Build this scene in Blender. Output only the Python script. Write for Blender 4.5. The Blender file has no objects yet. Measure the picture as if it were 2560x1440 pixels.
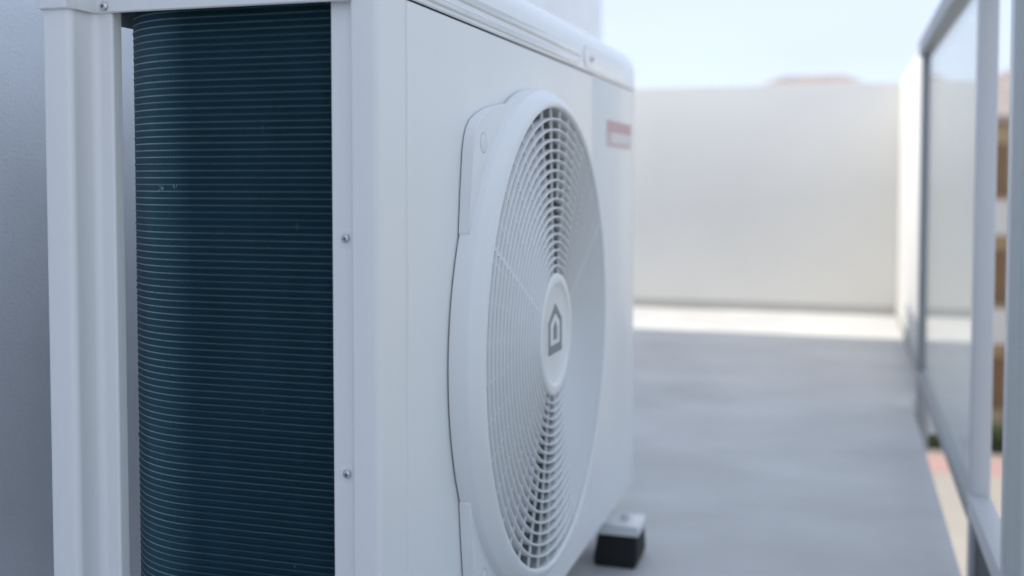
import bpy, bmesh, math, random
import numpy as np
from mathutils import Vector
R = math.radians
random.seed(7)
rng = np.random.default_rng(7)
scene = bpy.context.scene
col = scene.collection

# ------------------------------------------------------------------ camera
cd = bpy.data.cameras.new('camera')
cam = bpy.data.objects.new('camera', cd)
col.objects.link(cam)
cam.location = (0.3687, -0.8269, 0.66)
cam.rotation_euler = (R(90 - 2.5), 0, R(17.05))
cd.sensor_width = 36
cd.lens = 36 * 2723 / 2560
cd.shift_y = -(720 - 564) / 2560
cd.clip_start = 0.02
cd.clip_end = 1500
cd.dof.use_dof = True
cd.dof.focus_distance = 1.03
cd.dof.aperture_fstop = 3.2
cd.dof.aperture_blades = 0
scene.camera = cam

# ------------------------------------------------------------------ sky, sun, exposure
SUN_EL = 58.0
SUN_TRAVEL = Vector((0.992, 0.127, 0)).normalized()      # horizontal direction the light travels
w = bpy.data.worlds.new('World')
scene.world = w
w.use_nodes = True
nt = w.node_tree
for n in list(nt.nodes):
    nt.nodes.remove(n)
N = nt.nodes.new
out = N('ShaderNodeOutputWorld')
bg = N('ShaderNodeBackground')
bg.inputs['Strength'].default_value = 0.15
sky = N('ShaderNodeTexSky')
sky.sky_type = 'NISHITA'
sky.sun_disc = False
sky.sun_elevation = R(SUN_EL)
sky.sun_rotation = math.atan2(-SUN_TRAVEL.x, -SUN_TRAVEL.y)
sky.air_density = 1.0
sky.dust_density = 1.2
sky.ozone_density = 1.6
tc = N('ShaderNodeTexCoord')
mp = N('ShaderNodeMapping')
mp.inputs['Scale'].default_value = (1.6, 1.6, 6.0)
ns = N('ShaderNodeTexNoise')
ns.inputs['Scale'].default_value = 2.1
ns.inputs['Detail'].default_value = 5
ns.inputs['Roughness'].default_value = 0.55
rp = N('ShaderNodeValToRGB')
rp.color_ramp.elements[0].position = 0.30           # thin bright haze all over, denser in streaks
rp.color_ramp.elements[0].color = (0.87, 0.87, 0.87, 1)
rp.color_ramp.elements[1].position = 0.75
rp.color_ramp.elements[1].color = (0.98, 0.98, 0.98, 1)
mx = N('ShaderNodeMix')
mx.data_type = 'RGBA'
mx.inputs[7].default_value = (2.32, 2.63, 3.24, 1)
L = nt.links.new
L(tc.outputs['Generated'], mp.inputs['Vector'])
L(mp.outputs['Vector'], ns.inputs['Vector'])
L(ns.outputs['Fac'], rp.inputs['Fac'])
L(rp.outputs['Color'], mx.inputs[0])
L(sky.outputs['Color'], mx.inputs[6])
L(mx.outputs[2], bg.inputs['Color'])
L(bg.outputs['Background'], out.inputs['Surface'])

sd = bpy.data.lights.new('sun', 'SUN')
sd.energy = 2.0
sd.angle = R(0.53)
sd.color = (1.0, 0.93, 0.82)
sun = bpy.data.objects.new('sun', sd)
col.objects.link(sun)
e = R(SUN_EL)
tdir = Vector((SUN_TRAVEL.x * math.cos(e), SUN_TRAVEL.y * math.cos(e), -math.sin(e)))
sun.rotation_euler = tdir.to_track_quat('-Z', 'Y').to_euler()
sun.location = (-8, -1, 12)

vs = scene.view_settings
vs.view_transform = 'Standard'
vs.look = 'None'
vs.gamma = 1
vs.exposure = 1.23
vs.use_curve_mapping = False
scene.render.engine = 'CYCLES'
scene.cycles.use_denoising = True
scene.cycles.max_bounces = 10
scene.cycles.caustics_refractive = False
scene.cycles.caustics_reflective = False

# ------------------------------------------------------------------ materials
def mat(name, color, rough=0.5, metal=0.0, spec=0.5, bump=None, vary=None, coat=0.0, trans=0.0, ior=1.5):
    """bump = (scale, strength, distance[, detail]); vary = (scale, amount[, stretch])"""
    m = bpy.data.materials.new(name)
    m.use_nodes = True
    t = m.node_tree
    p = t.nodes['Principled BSDF']
    p.inputs['Base Color'].default_value = (*color, 1)
    p.inputs['Roughness'].default_value = rough
    p.inputs['Metallic'].default_value = metal
    p.inputs['Specular IOR Level'].default_value = spec
    p.inputs['IOR'].default_value = ior
    p.inputs['Coat Weight'].default_value = coat
    p.inputs['Coat Roughness'].default_value = 0.06
    p.inputs['Transmission Weight'].default_value = trans
    co = t.nodes.new('ShaderNodeTexCoord')
    if vary:
        n = t.nodes.new('ShaderNodeTexNoise')
        n.inputs['Scale'].default_value = vary[0]
        n.inputs['Detail'].default_value = 6
        n.inputs['Roughness'].default_value = 0.6
        src = co.outputs['Object']
        if len(vary) > 2:
            g = t.nodes.new('ShaderNodeMapping')
            g.inputs['Scale'].default_value = vary[2]
            t.links.new(src, g.inputs['Vector'])
            src = g.outputs['Vector']
        t.links.new(src, n.inputs['Vector'])
        r = t.nodes.new('ShaderNodeMapRange')
        r.inputs['From Min'].default_value = 0.3
        r.inputs['From Max'].default_value = 0.7
        r.inputs['To Min'].default_value = 1 - vary[1]
        r.inputs['To Max'].default_value = 1 + vary[1]
        t.links.new(n.outputs['Fac'], r.inputs['Value'])
        v = t.nodes.new('ShaderNodeVectorMath')
        v.operation = 'SCALE'
        v.inputs[0].default_value = color
        t.links.new(r.outputs['Result'], v.inputs['Scale'])
        t.links.new(v.outputs['Vector'], p.inputs['Base Color'])
    if bump:
        n = t.nodes.new('ShaderNodeTexNoise')
        n.inputs['Scale'].default_value = bump[0]
        n.inputs['Detail'].default_value = bump[3] if len(bump) > 3 else 3
        t.links.new(co.outputs['Object'], n.inputs['Vector'])
        b = t.nodes.new('ShaderNodeBump')
        b.inputs['Strength'].default_value = bump[1]
        b.inputs['Distance'].default_value = bump[2]
        t.links.new(n.outputs['Fac'], b.inputs['Height'])
        t.links.new(b.outputs['Normal'], p.inputs['Normal'])
    return m

M = {}
M['white'] = mat('white_powder_coat', (0.83, 0.835, 0.84), 0.27, bump=(900, 0.12, 0.0004), vary=(7, 0.018, (1, 1, 0.15)))
M['lid'] = mat('white_gloss_lid', (0.78, 0.795, 0.805), 0.10, bump=(20, 0.16, 0.004, 1), vary=(6, 0.02))
M['plastic'] = mat('white_guard_plastic', (0.80, 0.81, 0.82), 0.28, bump=(1200, 0.05, 0.0003), vary=(9, 0.015))
M['logo'] = mat('grey_print', (0.24, 0.26, 0.28), 0.5)
M['fin'] = mat('blue_coated_fin', (0.017, 0.078, 0.120), 0.5, vary=(22, 0.14, (1, 1, 0.35)), spec=0.35)
M['crest'] = mat('fin_crest_glint', (0.29, 0.42, 0.44), 0.35, spec=0.6)  # sky light on the ridge tops put into a pale colour
M['crest_dull'] = mat('dim_glint_and_dent', (0.20, 0.31, 0.34), 0.4, spec=0.6)  # dimmer ridge glint put into the colour, also bare metal in the dents
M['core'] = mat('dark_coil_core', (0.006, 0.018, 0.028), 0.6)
M['steel'] = mat('zinc_screw', (0.62, 0.63, 0.64), 0.22, metal=1.0)
M['slot'] = mat('screw_slot', (0.05, 0.05, 0.055), 0.5, metal=0.6)
M['inner'] = mat('inner_sheet', (0.22, 0.235, 0.25), 0.5)
M['blade'] = mat('fan_blade_plastic', (0.20, 0.215, 0.23), 0.45)
M['red'] = mat('red_print', (0.62, 0.37, 0.38), 0.45)
M['pale_red'] = mat('pale_red_print', (0.64, 0.50, 0.50), 0.45)
M['sticker'] = mat('sticker_film', (0.72, 0.69, 0.69), 0.4)
M['rubber'] = mat('black_rubber', (0.012, 0.013, 0.014), 0.75, bump=(300, 0.2, 0.001))
M['plaster'] = mat('grey_white_plaster', (0.80, 0.84, 0.885), 0.6, bump=(290, 0.38, 0.004, 3), vary=(7, 0.06))
M['parapet'] = mat('cream_white_render', (0.735, 0.728, 0.705), 0.85, bump=(110, 0.3, 0.003, 4), vary=(1.5, 0.035))
M['skirt'] = mat('grey_skirting', (0.42, 0.42, 0.41), 0.7)
M['floor'] = mat('pale_screed', (0.53, 0.53, 0.525), 0.55, bump=(60, 0.15, 0.002, 6), vary=(2.6, 0.13, (1.0, 1.3, 1)))
M['alu'] = mat('painted_aluminium', (0.57, 0.59, 0.61), 0.3, bump=(700, 0.06, 0.0004))
M['alu_dark'] = mat('grey_aluminium', (0.33, 0.34, 0.35), 0.42)
M['kick'] = mat('dark_kick_plate', (0.035, 0.038, 0.04), 0.5)
def thin_glass(name, tint, ior=1.5):
    m = bpy.data.materials.new(name)
    m.use_nodes = True
    t = m.node_tree
    t.nodes.remove(t.nodes['Principled BSDF'])
    fr = t.nodes.new('ShaderNodeFresnel')
    fr.inputs['IOR'].default_value = ior
    tr = t.nodes.new('ShaderNodeBsdfTransparent')
    tr.inputs['Color'].default_value = (*tint, 1)
    gl = t.nodes.new('ShaderNodeBsdfGlossy')
    gl.inputs['Color'].default_value = (1, 1, 1, 1)
    gl.inputs['Roughness'].default_value = 0.015
    mxs = t.nodes.new('ShaderNodeMixShader')
    ge = t.nodes.new('ShaderNodeNewGeometry')
    mr = t.nodes.new('ShaderNodeMapRange')             # same index on leaving the pane as on entering it
    mr.inputs['To Min'].default_value = ior
    mr.inputs['To Max'].default_value = 1 / ior
    t.links.new(ge.outputs['Backfacing'], mr.inputs['Value'])
    t.links.new(mr.outputs['Result'], fr.inputs['IOR'])
    t.links.new(fr.outputs['Fac'], mxs.inputs['Fac'])
    t.links.new(tr.outputs['BSDF'], mxs.inputs[1])
    t.links.new(gl.outputs['BSDF'], mxs.inputs[2])
    df = t.nodes.new('ShaderNodeBsdfDiffuse')              # dust film on the pane
    df.inputs['Color'].default_value = (0.8, 0.81, 0.82, 1)
    dn = t.nodes.new('ShaderNodeTexNoise')
    dn.inputs['Scale'].default_value = 4
    dn.inputs['Detail'].default_value = 5
    dr = t.nodes.new('ShaderNodeMapRange')
    dr.inputs['To Min'].default_value = 0.03
    dr.inputs['To Max'].default_value = 0.13
    t.links.new(dn.outputs['Fac'], dr.inputs['Value'])
    mx2 = t.nodes.new('ShaderNodeMixShader')
    t.links.new(dr.outputs['Result'], mx2.inputs['Fac'])
    t.links.new(mxs.outputs['Shader'], mx2.inputs[1])
    t.links.new(df.outputs['BSDF'], mx2.inputs[2])
    t.links.new(mx2.outputs['Shader'], t.nodes['Material Output'].inputs['Surface'])
    return m
M['glass'] = thin_glass('balustrade_glass', (0.93, 0.97, 0.96))
M['pave'] = mat('cream_paving', (0.33, 0.30, 0.26), 0.8, vary=(0.8, 0.08))
M['ground'] = mat('dusty_ground', (0.34, 0.32, 0.29), 0.9, vary=(0.05, 0.25))
M['pink'] = mat('red_brick_paving', (0.40, 0.25, 0.23), 0.8, vary=(3, 0.1))
M['tan'] = mat('tan_house_render', (0.46, 0.35, 0.22), 0.85, vary=(0.7, 0.08))
M['pale'] = mat('pale_house_render', (0.52, 0.52, 0.50), 0.85, vary=(0.7, 0.06))
M['roof'] = mat('terracotta_tile', (0.30, 0.255, 0.24), 0.8, vary=(1.5, 0.2))
M['window'] = mat('dark_window_glass', (0.02, 0.024, 0.03), 0.08)
M['frame'] = mat('house_window_frame', (0.55, 0.54, 0.52), 0.5)
M['wood'] = mat('brown_wood_shutter', (0.22, 0.125, 0.06), 0.6, vary=(6, 0.15))
M['leaf'] = mat('hedge_leaf', (0.06, 0.085, 0.03), 0.7, vary=(4, 0.35))

# ------------------------------------------------------------------ helpers
def obj(name, verts, faces, m, parent=None, smooth=False, sharp=None, loc=None):
    me = bpy.data.meshes.new(name)
    me.from_pydata([tuple(v) for v in verts], [], [tuple(f) for f in faces])
    bm = bmesh.new()
    bm.from_mesh(me)
    bmesh.ops.recalc_face_normals(bm, faces=bm.faces)
    bm.to_mesh(me)
    bm.free()
    if smooth:
        me.polygons.foreach_set('use_smooth', [True] * len(me.polygons))
        me.set_sharp_from_angle(angle=R(sharp or 35))
    me.materials.append(M[m])
    o = bpy.data.objects.new(name, me)
    col.objects.link(o)
    if parent:
        o.parent = parent
    if loc:
        o.location = loc
    return o

def empty(name, loc=(0, 0, 0), parent=None):
    o = bpy.data.objects.new(name, None)
    o.empty_display_size = 0.05
    o.location = loc
    col.objects.link(o)
    if parent:
        o.parent = parent
    return o

def tag(o, label, cat, group=None):
    o['label'] = label
    o['category'] = cat
    if group:
        o['group'] = group
    return o

def box(name, x0, x1, y0, y1, z0, z1, m, parent=None, bev=0.0, seg=2):
    bm = bmesh.new()
    vs_ = [bm.verts.new((x, y, z)) for x in (x0, x1) for y in (y0, y1) for z in (z0, z1)]
    for f in ((0, 1, 3, 2), (4, 6, 7, 5), (0, 4, 5, 1), (2, 3, 7, 6), (0, 2, 6, 4), (1, 5, 7, 3)):
        bm.faces.new([vs_[i] for i in f])
    if bev:
        bmesh.ops.bevel(bm, geom=list(bm.edges), offset=bev, segments=seg, profile=0.5, affect='EDGES')
    bmesh.ops.recalc_face_normals(bm, faces=bm.faces)
    me = bpy.data.meshes.new(name)
    bm.to_mesh(me)
    bm.free()
    if bev:
        me.polygons.foreach_set('use_smooth', [True] * len(me.polygons))
        me.set_sharp_from_angle(angle=R(40))
    me.materials.append(M[m])
    o = bpy.data.objects.new(name, me)
    col.objects.link(o)
    if parent:
        o.parent = parent
    return o

def prism_z(name, pts, z0, z1, m, parent=None, smooth=False, sharp=30):
    """closed plan outline extruded upwards"""
    n = len(pts)
    v = [(x, y, z0) for x, y in pts] + [(x, y, z1) for x, y in pts]
    f = [(i, (i + 1) % n, n + (i + 1) % n, n + i) for i in range(n)]
    f += [tuple(range(n))[::-1], tuple(range(n, 2 * n))]
    return obj(name, v, f, m, parent, smooth, sharp)

def prism_x(name, pts, x0, x1, m, parent=None, smooth=False, bev=0.0):
    """closed outline in (y, z) extruded along x, optional rounded front edge at x1"""
    bm = bmesh.new()
    a = [bm.verts.new((x0, y, z)) for y, z in pts]
    b = [bm.verts.new((x1, y, z)) for y, z in pts]
    n = len(pts)
    for i in range(n):
        bm.faces.new((a[i], a[(i + 1) % n], b[(i + 1) % n], b[i]))
    bm.faces.new(a[::-1])
    fr = bm.faces.new(b)
    if bev:
        bmesh.ops.bevel(bm, geom=list(fr.edges), offset=bev, segments=3, profile=0.5, affect='EDGES')
    bmesh.ops.recalc_face_normals(bm, faces=bm.faces)
    me = bpy.data.meshes.new(name)
    bm.to_mesh(me)
    bm.free()
    if smooth or bev:
        me.polygons.foreach_set('use_smooth', [True] * len(me.polygons))
        me.set_sharp_from_angle(angle=R(32))
    me.materials.append(M[m])
    o = bpy.data.objects.new(name, me)
    col.objects.link(o)
    if parent:
        o.parent = parent
    return o

def arc(cx, cy, r, a0, a1, n):
    return [(cx + r * math.cos(R(a0 + (a1 - a0) * i / n)), cy + r * math.sin(R(a0 + (a1 - a0) * i / n))) for i in range(n + 1)]

def lathe_x(name, prof, cy, cz, m, parent=None, n=128, closed=False, sharp=35):
    """profile of (radius, x) turned round an axis parallel to x through (cy, cz)"""
    v, f = [], []
    k = len(prof)
    for i in range(n):
        a = 2 * math.pi * i / n
        for r, x in prof:
            v.append((x, cy + r * math.cos(a), cz + r * math.sin(a)))
    for i in range(n):
        j = (i + 1) % n
        for q in range(k if closed else k - 1):
            q2 = (q + 1) % k
            f.append((i * k + q, i * k + q2, j * k + q2, j * k + q))
    if not closed:
        if prof[0][0] > 1e-6:
            f.append([i * k for i in range(n)])
        if prof[-1][0] > 1e-6:
            f.append([i * k + k - 1 for i in range(n)])
    o = obj(name, v, f, m, parent, True, sharp)
    return o

def copy_tree(o, parent=None):
    c = o.copy()
    col.objects.link(c)
    c.parent = parent
    for ch in list(o.children):
        copy_tree(ch, c)
    return c

# ------------------------------------------------------------------ setting: floor and ground
WALL_X = -0.628
BUILD_END = 3.72
SLAB_X = 0.56
END_Y = 4.68
PAR_X = 0.61
fl = prism_z('terrace_floor', [(-3.6, -5.0), (SLAB_X, -5.0), (SLAB_X, 2.60), (0.76, 2.60), (0.76, 4.90), (-3.6, 4.90)],
             -0.10, 0.0, 'floor')
fl['kind'] = 'structure'
fl['label'] = 'pale grey screed terrace floor'

LOW = -6.0
gnd = obj('ground', [(-600, -600, LOW - 0.02), (600, -600, LOW - 0.02), (600, 600, LOW - 0.02), (-600, 600, LOW - 0.02)], [(0, 1, 2, 3)], 'ground')
gnd['kind'] = 'structure'
pv = obj('pavement', [(-6, 5.6, LOW), (14, 5.6, LOW), (14, 25.3, LOW), (-6, 25.3, LOW)], [(0, 1, 2, 3)], 'pave')
pv['kind'] = 'structure'
pk = obj('brick_path', [(-6, 25.3, LOW + .004), (14, 25.3, LOW + .004), (14, 26.9, LOW + .004), (-6, 26.9, LOW + .004)], [(0, 1, 2, 3)], 'pink')
pk['kind'] = 'structure'
pv2 = obj('pavement', [(-6, 26.9, LOW), (14, 26.9, LOW), (14, 27.6, LOW), (-6, 27.6, LOW)], [(0, 1, 2, 3)], 'pave')
pv2['kind'] = 'structure'

# the building whose rear terrace this is
bld = tag(empty('building', (-2.0, 0, 0)), 'plastered building wall close behind the heat pump', 'building')
def at(o):
    """keep a mesh built in world coordinates where it is under a moved empty"""
    o.matrix_parent_inverse = o.parent.matrix_basis.inverted()
    return o
at(box('wall', -5.0, WALL_X, -5.0, 2.30, 0.0, 4.3, 'plaster', bld))
at(box('annex_wall', -5.0, WALL_X, 2.30, BUILD_END, 0.0, 2.16, 'plaster', bld))
at(box('roof_coping', -5.03, WALL_X + 0.03, -5.03, 2.31, 4.30, 4.36, 'skirt', bld))
at(box('added_shade_wall', WALL_X, 0.45, -5.0, -2.9, 0.0, 3.8, 'plaster', bld))  # unseen wall added behind the camera to darken the unit's near side
at(box('lower_wall', -5.0, 0.50, -5.0, 4.85, LOW, -0.10, 'plaster', bld))

par = tag(empty('parapet_wall', (0, END_Y, 0)), 'low cream rendered parapet closing the far end of the terrace', 'parapet')
at(box('wall', -3.6, 0.75, END_Y, END_Y + 0.2, 0.0, 1.118, 'parapet', par, 0.004))
at(box('skirting', -3.6, PAR_X, END_Y - 0.008, END_Y - 0.0005, 0.001, 0.045, 'skirt', par))
par2 = tag(empty('parapet_wall', (PAR_X, 3.6, 0)), 'short sunlit white parapet return between end wall and glass railing', 'parapet')
at(box('wall', PAR_X, 0.75, 2.62, END_Y - 0.001, 0.0, 1.117, 'parapet', par2, 0.004))
at(box('skirting', PAR_X - 0.008, PAR_X - 0.0005, 2.62, END_Y - 0.0085, 0.001, 0.045, 'skirt', par2))

# ------------------------------------------------------------------ balustrade
BX0, BX1 = 0.565, 0.597
bal = tag(empty('balustrade', (0.58, 1.5, 0)), 'glass and aluminium balustrade along the open terrace edge', 'balustrade')
at(box('top_rail', BX0 - 0.006, BX1 + 0.006, -1.6, 2.46, 1.00, 1.045, 'alu_dark', bal, 0.004))
at(box('bottom_rail', BX0, BX1, -1.6, 1.065, 0.112, 0.150, 'alu', bal, 0.003))
at(box('bottom_rail', BX0 + 0.002, BX1 - 0.002, 1.066, 2.46, 0.092, 0.124, 'alu_dark', bal, 0.003))  # far rail's shade put into its colour, darker than the near one
for y0, y1, nm in ((2.40, 2.44, 'alu_dark'), (1.045, 1.085, 'alu'), (0.655, 0.695, 'alu'), (-0.70, -0.66, 'alu')):
    at(box('post', BX0 + 0.001, BX1 - 0.001, y0, y1, -0.11, 1.00, nm, bal, 0.003))
    at(box('fixing_plate', 0.5605, BX0 + 0.001, y0 - 0.02, y1 + 0.02, -0.095, -0.01, 'alu_dark', bal, 0.002))
for y0, y1 in ((1.085, 2.40), (-0.66, 0.655)):
    at(box('glass_pane', 0.577, 0.585, y0 + 0.001, y1 - 0.001, 0.122, 1.006, 'glass', bal))
at(box('kick_plate', BX0 + 0.010, BX0 + 0.016, -1.6, 1.045, -0.05, 0.1119, 'kick', bal))

# ------------------------------------------------------------------ heat pump
UZ0, SEAM = 0.10, 0.8165
LEN = 1.148
hp = tag(empty('heat_pump', (-0.15, 0.57, 0)), 'large white outdoor heat pump unit with round fan grille and blue fin coil', 'heat pump')

def part(f, *a, **k):
    k['parent'] = hp
    return at(f(*a, **k))

part(box, 'base_pan', -0.296, -0.006, 0.006, LEN - 0.006, UZ0, 0.145, 'white', bev=0.004)

# near front corner column: recessed screw flange, side face, rounded edge, front face
prof = [(-0.0466, 0.024), (-0.0466, 0.0095)] + arc(-0.0452, 0.0095, 0.0014, 180, 270, 3)[1:] \
    + [(-0.0285, 0.0081)] + arc(-0.0285, 0.0051, 0.003, 90, 10, 4)[1:] \
    + arc(-0.0225, 0.003, 0.003, 190, 270, 4) + arc(-0.0055, 0.0055, 0.0055, 270, 360, 8) \
    + [(0.0, 0.0580), (-0.003, 0.0586), (-0.014, 0.0586), (-0.014, 0.024)]
cc = part(prism_z, 'corner_column', prof, UZ0 + 0.006, SEAM - 0.0015, 'white', smooth=True, sharp=50)

# front panel with round opening
FC_Y, FC_Z, FC_R = 0.453, 0.470, 0.297
OPEN_R = 0.2745
def holed_panel(name, y0, y1, z0, z1, x0, x1, cy, cz, r, m, n=96, rb=0.0016):
    v, f = [], []
    def rect(a, i):
        c, s = math.cos(a), math.sin(a)
        t = 1e9
        if c > 1e-9: t = min(t, (y1 - cy) / c)
        if c < -1e-9: t = min(t, (y0 - cy) / c)
        if s > 1e-9: t = min(t, (z1 - cz) / s)
        if s < -1e-9: t = min(t, (z0 - cz) / s)
        return cy + c * t, cz + s * t
    corners = [math.atan2(b - cz, a - cy) % (2 * math.pi) for a in (y0, y1) for b in (z0, z1)]
    angs = sorted([a for a in (2 * math.pi * i / n for i in range(n)) if min(abs(a - c) for c in corners) > 0.006] + corners)
    k = 0
    for a in angs:
        yo, zo = rect(a, 0)
        yi, zi = cy + r * math.cos(a), cz + r * math.sin(a)
        dy, dz = yo - cy, zo - cz
        # outer rounded edge
        iy = yo - math.copysign(rb, dy) if abs(abs(yo - (y0 if dy < 0 else y1))) < 1e-6 else yo
        iz = zo - math.copysign(rb, dz) if abs(abs(zo - (z0 if dz < 0 else z1))) < 1e-6 else zo
        v += [(x0, yi, zi), (x1, yi, zi), (x1, iy, iz), (x1 - rb, yo, zo), (x0, yo, zo)]
    n2 = len(angs)
    for i in range(n2):
        j = (i + 1) % n2
        for q in range(5):
            q2 = (q + 1) % 5
            f.append((i * 5 + q, i * 5 + q2, j * 5 + q2, j * 5 + q))
    return obj(name, v, f, m, None)
fp = holed_panel('front_panel', 0.0592, 0.7845, UZ0 + 0.004, SEAM - 0.001, -0.012, 0.0012, FC_Y, FC_Z, 0.283, 'white')
fp.parent = hp; at(fp)
# service panel and far corner, one folded sheet
prof = [(-0.014, 0.7862), (0.0, 0.7862), (0.0006, 0.7872), (0.0006, LEN - 0.022)] + arc(-0.0214, LEN - 0.022, 0.022, 0, 90, 8)[1:] \
    + [(-0.29, LEN), (-0.29, LEN - 0.01), (-0.03, LEN - 0.014), (-0.014, LEN - 0.03)]
part(prism_z, 'service_panel', prof, UZ0 + 0.004, SEAM - 0.001, 'white', smooth=True, sharp=40)

# rear corner post: a stepped folded profile
YB = -0.033
prof = [(-0.3030, YB + 0.02), (-0.3030, YB + 0.003)] + arc(-0.3000, YB + 0.003, 0.003, 180, 270, 4)[1:] \
    + arc(-0.2807, YB + 0.0065, 0.0065, 270, 360, 8) \
    + [(-0.2742, -0.0070)] + arc(-0.2672, -0.0070, 0.0070, 180, 100, 7) \
    + [(-0.2655, 0.0), (-0.2585, 0.0)] + arc(-0.2585, 0.0025, 0.0025, 270, 360, 4) + [(-0.2560, 0.0125), (-0.2600, 0.0128), (-0.2602, 0.004)] \
    + [(-0.272, 0.004), (-0.2785, -0.010), (-0.2785, YB + 0.012), (-0.2990, YB + 0.010), (-0.2990, YB + 0.045), (-0.3030, YB + 0.045)]
part(prism_z, 'rear_post', prof, UZ0, SEAM - 0.006, 'white', smooth=True, sharp=50)
part(box, 'rear_post', -0.303, -0.286, LEN - 0.03, LEN - 0.0102, UZ0 + 0.045, SEAM - 0.004, 'white', bev=0.002)

# lid: hollow cover whose outline bulges over the rear post
def lid_outline(d):
    """plan outline of the lid drawn in by d, the same point count for every d"""
    LY0, xa, xb, yb = -0.0030, -0.3065 + d, 0.002 - d, LEN + 0.004 - d
    p = []
    r = max(0.012 - d, 0.0005)
    p += arc(xb - r, LY0 + d + r, r, 0, -90, 6)                        # near front corner
    p += [(x, LY0 + d) for x in (-0.0262, -0.08, -0.13, -0.18, -0.22, -0.245)]
    p += [(x, y + d) for x, y in arc(-0.2655, LY0 - 0.0060, 0.0060, 90, 172, 8)]   # fillet into the bulge over the post
    p += [(x, y + d) for x, y in arc(-0.2800, YB - 0.0036 + 0.0095, 0.0095, 0, -90, 8)]
    p += [(-0.292, YB - 0.0036 + d)]
    r = max(0.006 - d, 0.0005)
    p += arc(xa + r, YB - 0.0036 + d + r, r, -90, -180, 5)
    p += [(xa, 0.05), (xa, 0.3), (xa, 0.6), (xa, 0.9)]
    r = max(0.03 - d, 0.0005)
    p += arc(xa + r, yb - r, r, 180, 90, 8)
    p += [(-0.15, yb)]
    r = max(0.034 - d, 0.0005)
    p += arc(xb - r, yb - r, r, 90, 0, 10)
    p += [(xb, y) for y in (0.95, 0.8, 0.6, 0.4, 0.2, 0.1)]
    return [(min(max(x, xa), xb), y) for x, y in p]
op = lid_outline(0.0)
def bot(x, y):
    return 0.8062 if (x < -0.0255 and y < 0.5) or x < -0.1 else SEAM + 0.0004
secs = [(0.0030, None, 0.03), (0.0018, None, 0.0), (0.0, None, 0.0012), (0.0, 0.846, 0), (0.0012, 0.856, 0), (0.0048, 0.866, 0), (0.011, 0.8755, 0),
        (0.019, 0.883, 0), (0.028, 0.8885, 0), (0.038, 0.8915, 0), (0.052, 0.893, 0)]
v, f = [], []
for d, z, dz in secs:
    for (x, y), (x0, y0) in zip(lid_outline(d), op):
        v.append((x, y, (bot(x0, y0) + dz) if z is None else z))
n = len(op)
for s in range(len(secs) - 1):
    for i in range(n):
        j = (i + 1) % n
        f.append((s * n + i, s * n + j, (s + 1) * n + j, (s + 1) * n + i))
f.append([(len(secs) - 1) * n + i for i in range(n)])
lid = part(obj, 'lid', v, f, 'lid', smooth=True, sharp=50)
# raised oval pad on the lid front with its screw
padp = []
for i in range(29):
    a = math.pi / 2 + math.pi * i / 28
    padp.append((0.742 + 0.0165 * math.cos(a), 0.8385 + 0.0165 * math.sin(a)))
for i in range(29):
    a = -math.pi / 2 + math.pi * i / 28
    padp.append((1.000 + 0.0165 * math.cos(a), 0.8385 + 0.0165 * math.sin(a)))
pad = prism_x('lid_pad', padp, 0.0008, 0.0036, 'lid', hp, bev=0.0016)
at(pad)
for za, zb, ye in ((0.8215, 0.8285, 0.690), (0.8345, 0.8440, 0.706)):
    hb = (zb - za) / 2
    ends = [(ye + hb * math.cos(a), (za + zb) / 2 + hb * math.sin(a)) for a in [-math.pi / 2 + math.pi * i / 10 for i in range(11)]]
    g = prism_x('lid_rib', [(0.09, zb), (0.09, za)] + ends, 0.0008, 0.0040, 'lid', hp, bev=0.0019)
    at(g)

# ---- fin coil
FIN_Y = 0.016          # outer surface of the flat run
BR = 0.100             # bend radius
BCX = -0.1952
def coil_path(s):
    """s from the corner column leftwards -> point, outward normal"""
    x0 = -0.0462
    flat = x0 - BCX
    if s < flat:
        return (x0 - s, FIN_Y), (0.0, -1.0)
    s -= flat
    qa = BR * math.pi / 2
    if s < qa:
        a = s / BR
        nx, ny = -math.sin(a), -math.cos(a)
        return (BCX + BR * nx, FIN_Y + BR + BR * ny), (nx, ny)
    s -= qa
    return (BCX - BR, FIN_Y + BR + s), (-1.0, 0.0)
PIT, PER, Z0, Z1 = 0.00155, 0.00614, 0.112, 0.812
nrow = int((Z1 - Z0) / PER)
flat_len = -0.0462 - BCX
tot = flat_len + BR * math.pi / 2 + 0.05
nf = int(tot / PIT)
ridge_amp = 0.00022 + 0.0002 * rng.random(nrow)
ridge_amp[rng.random(nrow) < 0.12] *= 1.5
offs = np.array([-0.0011, -0.0005, 0.0005, 0.0011, 0.0022, 0.0038])
hs = np.array([0.0, 1.0, 1.0, 0.0, 0.0, 0.0])
zz = (Z0 + PER * (np.arange(nrow)[:, None] + 0.3) + offs[None, :]).ravel()
hh_base = (ridge_amp[:, None] * hs[None, :]).ravel()
wave = 0.00036 * np.sin(2 * np.pi * (zz - Z0) / PER + 0.6)
TH = 0.00024
DEP = 0.007
dents = [(-0.222, 0.650, 0.004, 0.0025), (-0.205, 0.652, 0.0022, 0.003), (-0.084, 0.617, 0.0020, 0.004), (-0.117, 0.700, 0.0012, 0.006),
         (-0.118, 0.455, 0.0012, 0.004), (-0.088, 0.318, 0.0014, 0.004), (-0.158, 0.640, 0.0012, 0.0015)]
nz = len(zz)
V = np.zeros((nf, nz, 6, 3), dtype=np.float32)
DG = np.zeros((nf, nz))
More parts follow.
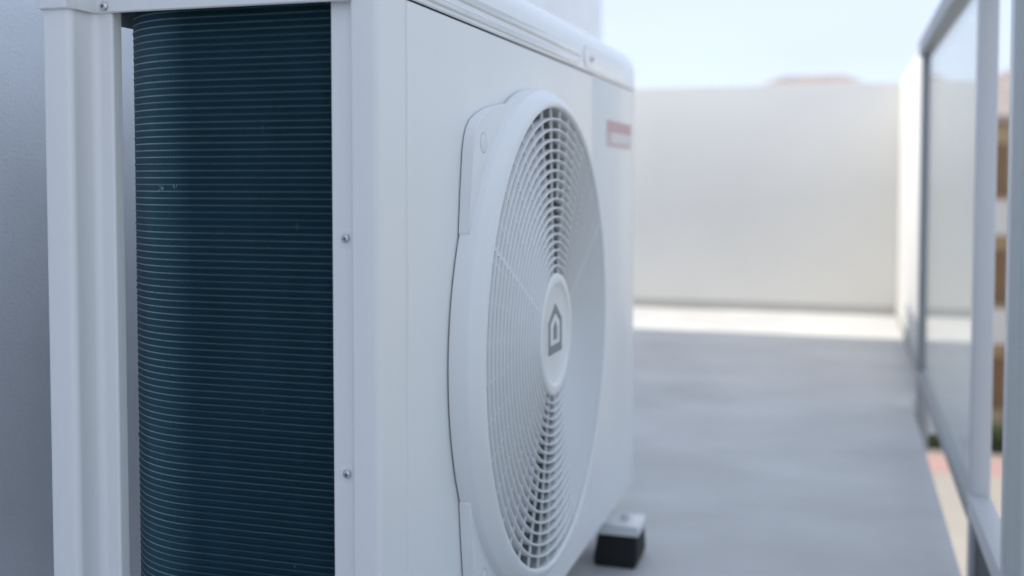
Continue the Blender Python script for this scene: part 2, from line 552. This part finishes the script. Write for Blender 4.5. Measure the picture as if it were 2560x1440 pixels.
for i in range(nf):
    (px, py), (nx, ny) = coil_path(i * PIT + 0.0006)
    tx, ty = ny, -nx                     # tangent
    # fins are laid over where the coil turns the corner, so more of each face shows there
    lay = min(max((i * PIT - flat_len + 0.008) / 0.060, 0.0), 1.0)
    th = TH * (1 - lay) + 0.00120 * lay
    h = hh_base * (0.75 + 0.5 * rng.random()) * (0.8 + 0.4 * rng.random(nz))
    wv = wave * (0.85 + 0.3 * rng.random()) + 0.00005 * rng.standard_normal()
    if ny < -0.5:
        for dx, dz, rx, rz in dents:
            g = math.exp(-((px - dx) / rx) ** 2) * np.exp(-((zz - dz) / rz) ** 2)
            wv = wv + 0.0005 * g * (1 if (i // 2) % 2 else -0.6)
            h = h + 0.0008 * g * rng.random()
            DG[i] = np.maximum(DG[i], g)
    for q, (dep, side) in enumerate(((DEP, -1), (0.00028, -1), (0, -1), (0, 1), (0.00028, 1), (DEP, 1))):
        off = wv + side * th / 2
        outw = h - dep if dep < DEP else -DEP
        V[i, :, q, 0] = px + nx * outw + tx * off
        V[i, :, q, 1] = py + ny * outw + ty * off
        V[i, :, q, 2] = zz
base = (np.arange(nf)[:, None] * nz + np.arange(nz - 1)[None, :]) * 6
quads = []
for a, b in ((0, 1), (1, 2), (2, 3), (3, 4), (4, 5)):
    quads.append(np.stack([base + a, base + b, base + 6 + b, base + 6 + a], axis=-1).reshape(-1, 4))
Q = np.concatenate(quads).astype(np.int32)
me = bpy.data.meshes.new('coil_fins')
Vf = V.reshape(-1, 3)
me.vertices.add(len(Vf))
me.vertices.foreach_set('co', Vf.ravel())
me.loops.add(Q.size)
me.loops.foreach_set('vertex_index', Q.ravel())
me.polygons.add(len(Q))
me.polygons.foreach_set('loop_start', np.arange(0, Q.size, 4, dtype=np.int32))
me.polygons.foreach_set('loop_total', np.full(len(Q), 4, dtype=np.int32))
me.update(calc_edges=True)
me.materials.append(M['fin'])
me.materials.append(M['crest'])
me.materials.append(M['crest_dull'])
# painted glint on each ripple crest: brighter on some rows, dimmer on single fins
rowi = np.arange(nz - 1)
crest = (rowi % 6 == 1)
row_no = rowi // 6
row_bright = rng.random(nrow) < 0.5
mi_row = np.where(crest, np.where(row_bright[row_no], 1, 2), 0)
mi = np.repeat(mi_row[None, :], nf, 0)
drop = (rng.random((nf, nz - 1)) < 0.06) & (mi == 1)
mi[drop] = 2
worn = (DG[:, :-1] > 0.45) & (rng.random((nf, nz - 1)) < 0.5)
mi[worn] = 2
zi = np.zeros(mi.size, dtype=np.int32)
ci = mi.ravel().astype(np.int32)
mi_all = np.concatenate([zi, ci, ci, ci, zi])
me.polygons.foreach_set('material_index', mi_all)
fins = bpy.data.objects.new('coil_fins', me)
col.objects.link(fins)
fins.parent = hp
at(fins)
fins['kind'] = 'stuff'
fins['label'] = 'dark blue coated aluminium coil fins with pale ripple lines'
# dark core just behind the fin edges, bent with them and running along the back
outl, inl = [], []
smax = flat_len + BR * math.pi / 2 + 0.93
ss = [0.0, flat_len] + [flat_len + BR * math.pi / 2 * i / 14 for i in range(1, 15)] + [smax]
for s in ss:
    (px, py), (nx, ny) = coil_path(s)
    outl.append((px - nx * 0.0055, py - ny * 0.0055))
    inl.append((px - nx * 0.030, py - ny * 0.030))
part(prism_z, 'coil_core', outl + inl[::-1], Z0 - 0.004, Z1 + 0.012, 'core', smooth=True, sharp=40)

# ---- screws
def screw(loc, axis, parent, s=1.0):
    """pan head screw; axis '-y' or 'x'"""
    prof_ = [(0.0, 0.0026), (0.0012, 0.0026), (0.0024, 0.0023), (0.0033, 0.0016), (0.0038, 0.0006), (0.0039, -0.0008)]
    n_ = 24
    v_, f_ = [], []
    for r_, h_ in prof_:
        for i in range(n_):
            a = 2 * math.pi * i / n_
            v_.append((r_ * s * math.cos(a), r_ * s * math.sin(a), h_ * s))
    for q in range(len(prof_) - 1):
        for i in range(n_):
            f_.append((q * n_ + i, q * n_ + (i + 1) % n_, (q + 1) * n_ + (i + 1) % n_, (q + 1) * n_ + i))
    cr = []
    a_, b_ = 0.0017 * s, 0.00042 * s
    pts = [(a_, b_), (b_, b_), (b_, a_), (-b_, a_), (-b_, b_), (-a_, b_), (-a_, -b_), (-b_, -b_), (-b_, -a_), (b_, -a_), (b_, -b_), (a_, -b_)]
    def orient(p):
        x, y, z = p
        return (x, -z, y) if axis == '-y' else (z, x, y)
    o = obj('screw', [orient(p) for p in v_], f_, 'steel', parent, True, 50)
    o.location = loc
    at(o)
    ang = random.uniform(0, 1.5)
    c_, s_ = math.cos(ang), math.sin(ang)
    vv = [(c_ * x - s_ * y, s_ * x + c_ * y, z * s) for z in (0.0014, 0.00265) for x, y in pts]
    k = len(pts)
    ff = [(i, (i + 1) % k, k + (i + 1) % k, k + i) for i in range(k)] + [tuple(range(k, 2 * k))]
    sl = obj('cross_slot', [orient(p) for p in vv], ff, 'slot', o)
    return o
for z in (0.609, 0.4085):
    screw((-0.0338, 0.0078, z), '-y', hp, 1.02)
    # shallow pressed boss around the screw
    n_ = 40
    v_, f_ = [], []
    for r_, h_ in ((0.0, 0.0004), (0.0062, 0.0004), (0.0078, 0.0001), (0.0086, -0.0003)):
        for i in range(n_):
            a = 2 * math.pi * i / n_
            v_.append((-0.0338 + min(max(r_ * math.cos(a), -0.0112), 0.0042), 0.0081 - h_, z + r_ * math.sin(a)))
    for q in range(3):
        for i in range(n_):
            f_.append((q * n_ + i, q * n_ + (i + 1) % n_, (q + 1) * n_ + (i + 1) % n_, (q + 1) * n_ + i))
    part(obj, 'screw_boss', v_, f_, 'white', smooth=True, sharp=60)
screw((-0.2618, -0.0034, 0.8118), '-y', hp, 1.05)
screw((0.0036, 0.768, 0.8375), 'x', hp, 1.3)

# ---- fan guard: deep ring with lugs, concentric rings and radial ribs
guard = lathe_x('fan_guard', [(0.2905, -0.004), (0.2905, 0.0024), (0.2958, 0.0024), (0.2970, 0.0036), (0.2962, 0.0206), (0.2954, 0.0222), (0.2938, 0.0240),
                              (0.2900, 0.0283), (0.2855, 0.0322), (0.2815, 0.0345), (0.2785, 0.0352), (0.2763, 0.0347), (0.2750, 0.0332),
                              (OPEN_R, 0.0312), (OPEN_R, 0.010), (OPEN_R + 0.002, -0.004)], FC_Y, FC_Z, 'plastic', hp, 160, True, 40)
at(guard)
guard['label'] = 'round white plastic fan guard ring'
def sub(o):
    o.parent = guard
    return o
GX = 0.0335
K = 18
HUB = 0.0745
step_k = np.linspace(0.70, 1.0, K)
radii = HUB + np.cumsum(step_k) * (OPEN_R - HUB) / step_k.sum()
for k in range(1, K):
    r = float(radii[k - 1])
    t = 0.00105
    prof = [(r + t, GX - 0.0115), (r + t * 1.05, GX - 0.0008), (r + t * 0.5, GX), (r - t * 0.5, GX), (r - t * 1.05, GX - 0.0008), (r - t, GX - 0.0115)]
    sub(lathe_x('guard_ring', prof, FC_Y, FC_Z, 'plastic', None, 112, True, 50))
def rib(a, r0, r1, t, x0, x1):
    c, s = math.cos(a), math.sin(a)
    v_ = []
    for x in (x0, x1):
        for r, sd_ in ((r0, -1), (r1, -1), (r1, 1), (r0, 1)):
            v_.append((x, FC_Y + r * c - sd_ * t * s, FC_Z + r * s + sd_ * t * c))
    return sub(obj('guard_rib', v_, [(0, 1, 2, 3), (4, 5, 6, 7), (0, 1, 5, 4), (1, 2, 6, 5), (2, 3, 7, 6), (3, 0, 4, 7)], 'plastic'))
NR = 40
r_mid = float(radii[8])
for i in range(NR):
    a = 2 * math.pi * (i + 0.35) / NR
    if i % 2 == 0:
        rib(a, HUB - 0.002, OPEN_R + 0.0003, 0.00110, GX - 0.0058, GX - 0.0030)
    else:
        rib(a, r_mid, OPEN_R + 0.0003, 0.00110, GX - 0.0058, GX - 0.0030)
for a in (R(26.5), R(153.5)):
    rib(a, HUB - 0.002, OPEN_R + 0.0003, 0.0020, GX - 0.0085, GX - 0.0020)
# mounting lugs at the four corners
half = [(0.1875, 0.6060), (0.1925, 0.6469), (0.1985, 0.6860), (0.2035, 0.7010), (0.2105, 0.7115), (0.2215, 0.7195), (0.2380, 0.7260), (0.2687, 0.7340), (0.3100, 0.7400), (0.3290, 0.7425)]
inner = [(FC_Y + 0.2935 * math.cos(a), FC_Z + 0.2935 * math.sin(a)) for a in [R(114.0 + (153.5 - 114.0) * i / 10) for i in range(11)]]
lug_pts = half + inner
for my in (0, 1):
    for mz in (0, 1):
        pts = [((2 * FC_Y - y) if my else y, (2 * FC_Z - z) if mz else z) for y, z in lug_pts]
        sub(prism_x('mounting_lug', pts, 0.0024, 0.0142, 'plastic', None, bev=0.0012))
        py, pz = 0.2300, 0.6960
        py, pz = (2 * FC_Y - py) if my else py, (2 * FC_Z - pz) if mz else pz
        sub(lathe_x('screw_plug', [(0.0100, 0.0100), (0.0100, 0.0143), (0.0094, 0.0146), (0.0, 0.0146)], py, pz, 'plastic', None, 32))
        sub(lathe_x('plug_groove', [(0.0105, 0.0110), (0.0105, 0.01432), (0.0099, 0.01432), (0.0099, 0.0110)], py, pz, 'logo', None, 32, True))
# hub cap with house emblem
hub = lathe_x('hub_cap', [(HUB, GX - 0.0125), (HUB, GX - 0.0008), (HUB - 0.0012, GX + 0.0010), (HUB - 0.0035, GX + 0.0016), (0.0640, GX + 0.0016), (0.0620, GX + 0.0010),
                          (0.0600, GX - 0.0010), (0.0580, GX - 0.0018), (0.03, GX - 0.0015), (0.0, GX - 0.0015)], FC_Y - 0.002, FC_Z, 'plastic', hp, 96, False, 50)
at(hub)
hub['label'] = 'round hub cap bearing a grey house outline'
def subh(o):
    o.parent = hub
    return o
LX = GX - 0.0013
LY, LZ = FC_Y - 0.003, 0.4745
ow, ob, oe, oa = 0.0305, -0.0270, 0.0125, 0.0330      # half width, base, eaves, apex
iw, ib, ie, ia = 0.0235, -0.0165, 0.0095, 0.0225
outer = [(-ow, ob), (ow, ob), (ow, oe), (0, oa), (-ow, oe)]
innr = [(-iw, ib), (iw, ib), (iw, ie), (0, ia), (-iw, ie)]
v, f = [], []
for x in (LX - 0.001, LX + 0.0005):
    for y, z in outer + innr:
        v.append((x, LY + y, LZ + z))
for i in range(5):
    j = (i + 1) % 5
    f += [(10 + i, 10 + j, 15 + j, 15 + i), (i, j, 5 + j, 5 + i), (i, j, 10 + j, 10 + i), (5 + i, 5 + j, 15 + j, 15 + i)]
subh(obj('emblem_outline', v, f, 'logo'))
subh(prism_x('emblem_door', [(LY - 0.0075, LZ - 0.0105), (LY + 0.0075, LZ - 0.0105), (LY + 0.0075, LZ + 0.0040), (LY, LZ + 0.0115), (LY - 0.0075, LZ + 0.0040)], LX - 0.001, LX + 0.0005, 'logo'))

# fan behind the guard
part(lathe_x, 'fan_shroud', [(0.2755, -0.003), (0.2690, -0.020), (0.2670, -0.105), (0.2690, -0.105), (0.2715, -0.020), (0.2775, -0.003)], FC_Y, FC_Z, 'inner', n=96, closed=True)
fan = lathe_x('fan', [(0.0, -0.018), (0.045, -0.019), (0.058, -0.024), (0.060, -0.090), (0.0, -0.092)], FC_Y, FC_Z, 'blade', hp, 48)
at(fan)
def blade(a0):
    v_, f_ = [], []
    nr, na = 8, 12
    for side in (0, 1):
        for i in range(nr + 1):
            r = 0.057 + (0.260 - 0.057) * i / nr
            span = R(62 + 22 * i / nr)
            sweep = R(26) * (i / nr) ** 1.3
            for j in range(na + 1):
                t = j / na
                a = a0 + sweep + span * (t - 0.5)
                x = -0.026 - 0.062 * t + 0.010 * math.sin(math.pi * t) - side * 0.0025
                v_.append((x, FC_Y + r * math.cos(a), FC_Z + r * math.sin(a)))
    L_ = (nr + 1) * (na + 1)
    for side in (0, 1):
        for i in range(nr):
            for j in range(na):
                b0 = side * L_ + i * (na + 1) + j
                f_.append((b0, b0 + 1, b0 + na + 2, b0 + na + 1))
    loop = [j for j in range(na + 1)] + [(i * (na + 1) + na) for i in range(1, nr + 1)] + [nr * (na + 1) + j for j in range(na - 1, -1, -1)] + [i * (na + 1) for i in range(nr - 1, 0, -1)]
    for q in range(len(loop)):
        a, b = loop[q], loop[(q + 1) % len(loop)]
        f_.append((a, b, L_ + b, L_ + a))
    o = obj('fan_blade', v_, f_, 'blade', None, True, 50)
    o.parent = fan
    return o
for k in range(3):
    blade(R(40 + 120 * k))
part(box, 'motor_bracket', -0.14, -0.125, FC_Y - 0.03, FC_Y + 0.03, 0.146, 0.80, 'inner', bev=0.003)
part(box, 'inner_partition', -0.27, -0.02, 0.80, 0.804, 0.146, 0.80, 'inner')

# red brand sticker near the far end of the front
def plate(name, y0, y1, z0, z1, x0, x1, m, parent):
    return box(name, x0, x1, y0, y1, z0, z1, m, parent)
stk = at(plate('sticker', 0.889, 1.096, 0.7105, 0.7545, 0.0009, 0.0014, 'sticker', hp))
stk['label'] = 'faded red and white brand sticker'
def subs(o):
    o.parent = stk
    return o
yy = 0.892
for wd in (0.030, 0.026, 0.012, 0.027, 0.026, 0.031, 0.024):
    subs(plate('print_mark', yy, yy + wd, 0.7350, 0.7530, 0.0013, 0.0016, 'red', None))
    yy += wd + 0.0040
subs(plate('print_band', 0.892, 1.080, 0.7120, 0.7185, 0.0013, 0.0016, 'pale_red', None))
subs(plate('print_band', 0.892, 0.925, 0.7190, 0.7350, 0.0013, 0.0016, 'pale_red', None))

# mounting legs of the unit and their rubber blocks
for fy in (0.965, 0.140):
    LT = 0.073
    prof = [(-0.318, LT), (0.038, LT), (0.041, LT - 0.003), (0.041, 0.056), (0.0385, 0.056), (0.0385, LT - 0.004), (-0.318, LT - 0.004)]
    v_ = [(x, y, z) for y in (fy, fy + 0.070) for x, z in prof]
    k = len(prof)
    f_ = [(i, (i + 1) % k, k + (i + 1) % k, k + i) for i in range(k)] + [tuple(range(k)), tuple(range(k, 2 * k))]
    part(obj, 'mounting_leg', v_, f_, 'white')
    part(box, 'leg_lip', -0.318, 0.038, fy - 0.0016, fy - 0.0001, 0.056, LT - 0.0005, 'white')
    v_, f_ = [], []
    for r_, h_ in ((0.0075, 0.0), (0.0075, 0.006), (0.006, 0.0072), (0.0, 0.0072)):
        for i in range(6):
            a = R(60 * i)
            v_.append((0.012 + r_ * math.cos(a), fy + 0.035 + r_ * math.sin(a), LT + h_))
    for q in range(3):
        for i in range(6):
            f_.append((q * 6 + i, q * 6 + (i + 1) % 6, (q + 1) * 6 + (i + 1) % 6, (q + 1) * 6 + i))
    part(obj, 'leg_bolt', v_, f_, 'steel')
    part(box, 'leg_web', -0.29, -0.02, fy + 0.015, fy + 0.055, LT - 0.0001, UZ0 + 0.001, 'white')

def rubber_foot(fy, label):
    v_ = []
    for x0_, x1_, y0_, y1_, z_ in ((-0.033, 0.036, fy - 0.002, fy + 0.085, 0.0), (-0.036, 0.039, fy - 0.003, fy + 0.086, 0.012), (-0.030, 0.0380, fy + 0.002, fy + 0.080, 0.052), (-0.026, 0.0345, fy + 0.004, fy + 0.076, 0.0688)):
        v_ += [(x0_, y0_, z_), (x1_, y0_, z_), (x1_, y1_, z_), (x0_, y1_, z_)]
    f_ = [(0, 1, 2, 3), (12, 13, 14, 15)]
    for q in range(3):
        for i in range(4):
            f_.append((q * 4 + i, q * 4 + (i + 1) % 4, q * 4 + 4 + (i + 1) % 4, q * 4 + 4 + i))
    o = obj('rubber_foot', v_, f_, 'rubber')
    bm = bmesh.new(); bm.from_mesh(o.data)
    bmesh.ops.bevel(bm, geom=list(bm.edges), offset=0.0025, segments=2, profile=0.5, affect='EDGES')
    bm.to_mesh(o.data); bm.free()
    tag(o, label, 'rubber foot', 'rubber feet under the heat pump')
    return o
rubber_foot(0.966, 'black rubber block under the far mounting leg of the heat pump')
rubber_foot(0.141, 'black rubber block under the near mounting leg of the heat pump')

# ------------------------------------------------------------------ the street beyond
def house(name, x0, x1, y0, y1, ztop, zroof, wallm, label, storeys, seed):
    rnd = random.Random(seed)
    h = tag(empty(name, ((x0 + x1) / 2, y0, LOW)), label, 'house')
    at(box('wall', x0, x1, y0, y1, LOW, ztop, wallm, h))
    ov = 0.35
    a = [(x0 - ov, y0 - ov, ztop), (x1 + ov, y0 - ov, ztop), (x1 + ov, y1 + ov, ztop), (x0 - ov, y1 + ov, ztop)]
    a2 = [(p[0], p[1], ztop + 0.16) for p in a]
    ins = min((x1 - x0), (y1 - y0)) * 0.34
    a3 = [(x0 + ins, y0 + ins, zroof), (x1 - ins, y0 + ins, zroof), (x1 - ins, y1 - ins, zroof), (x0 + ins, y1 - ins, zroof)]
    v_ = a + a2 + a3
    f_ = [(0, 1, 2, 3), (8, 9, 10, 11)]
    for q in range(2):
        for i in range(4):
            f_.append((q * 4 + i, q * 4 + (i + 1) % 4, q * 4 + 4 + (i + 1) % 4, q * 4 + 4 + i))
    at(obj('roof', v_, f_, 'roof', h))
    sh = (ztop - LOW) / storeys
    nw = max(2, int((x1 - x0) / 1.5))
    for s in range(storeys):
        zb = LOW + s * sh
        for k in range(nw):
            cx = x0 + (x1 - x0) * (k + 0.5) / nw
            wd = at(box('window', cx - 0.48, cx + 0.48, y0 - 0.05, y0 - 0.001, zb + 0.85, zb + 2.15, 'frame', h))
            for sx in (-1, 1):
                p = box('pane', cx + sx * 0.22 - 0.19, cx + sx * 0.22 + 0.19, y0 - 0.06, y0 - 0.045, zb + 0.92, zb + 2.08, 'window')
                p.parent = wd
            if rnd.random() < 0.55:
                for sx in (-1, 1):
                    at(box('shutter', cx + sx * 0.72 - 0.22, cx + sx * 0.72 + 0.22, y0 - 0.06, y0 - 0.002, zb + 0.85, zb + 2.15, 'wood', h))
        if s:
            at(box('balcony_slab', x0 + 0.1, x1 - 0.1, y0 - 0.8, y0 - 0.07, zb - 0.1, zb + 0.05, 'pale', h))
            at(box('balcony_front', x0 + 0.1, x1 - 0.1, y0 - 0.8, y0 - 0.74, zb + 0.05, zb + 0.75, 'pale', h))
    return h
house('house', 2.1, 9.2, 28.9, 37.0, 2.05, 3.6, 'tan', 'tan house with brown shutters seen through the gap in the railing', 3, 3)
house('house', -4.4, 2.6, 40.0, 49.0, 3.1, 4.55, 'pale', 'distant house whose red tiled roof shows above the end parapet', 3, 5)

def hedge(name, x0, x1, y0, y1, z0, z1, label, nleaf, seed):
    rnd = np.random.default_rng(seed)
    c = np.stack([rnd.uniform(x0, x1, nleaf), rnd.uniform(y0, y1, nleaf), rnd.uniform(z0, z1, nleaf)], 1)
    c[:, 2] -= 0.35 * (z1 - z0) * rnd.random(nleaf) ** 3
    v_ = np.zeros((nleaf, 4, 3))
    for q, (a, b) in enumerate(((-1, 0), (0, -.5), (1, 0), (0, .5))):
        ax = rnd.standard_normal((nleaf, 3)); ay = rnd.standard_normal((nleaf, 3))
        if q == 0:
            AX, AY = ax / np.linalg.norm(ax, axis=1)[:, None], ay / np.linalg.norm(ay, axis=1)[:, None]
        v_[:, q] = c + 0.09 * (a * AX + b * AY)
    o = obj(name, v_.reshape(-1, 3).tolist(), (np.arange(nleaf)[:, None] * 4 + np.arange(4)[None]).tolist(), 'leaf')
    return tag(o, label, 'hedge')
hedge('hedge', 2.0, 9.0, 27.4, 28.0, LOW, LOW + 0.7, 'dark green hedge at the foot of the tan house', 5000, 4)
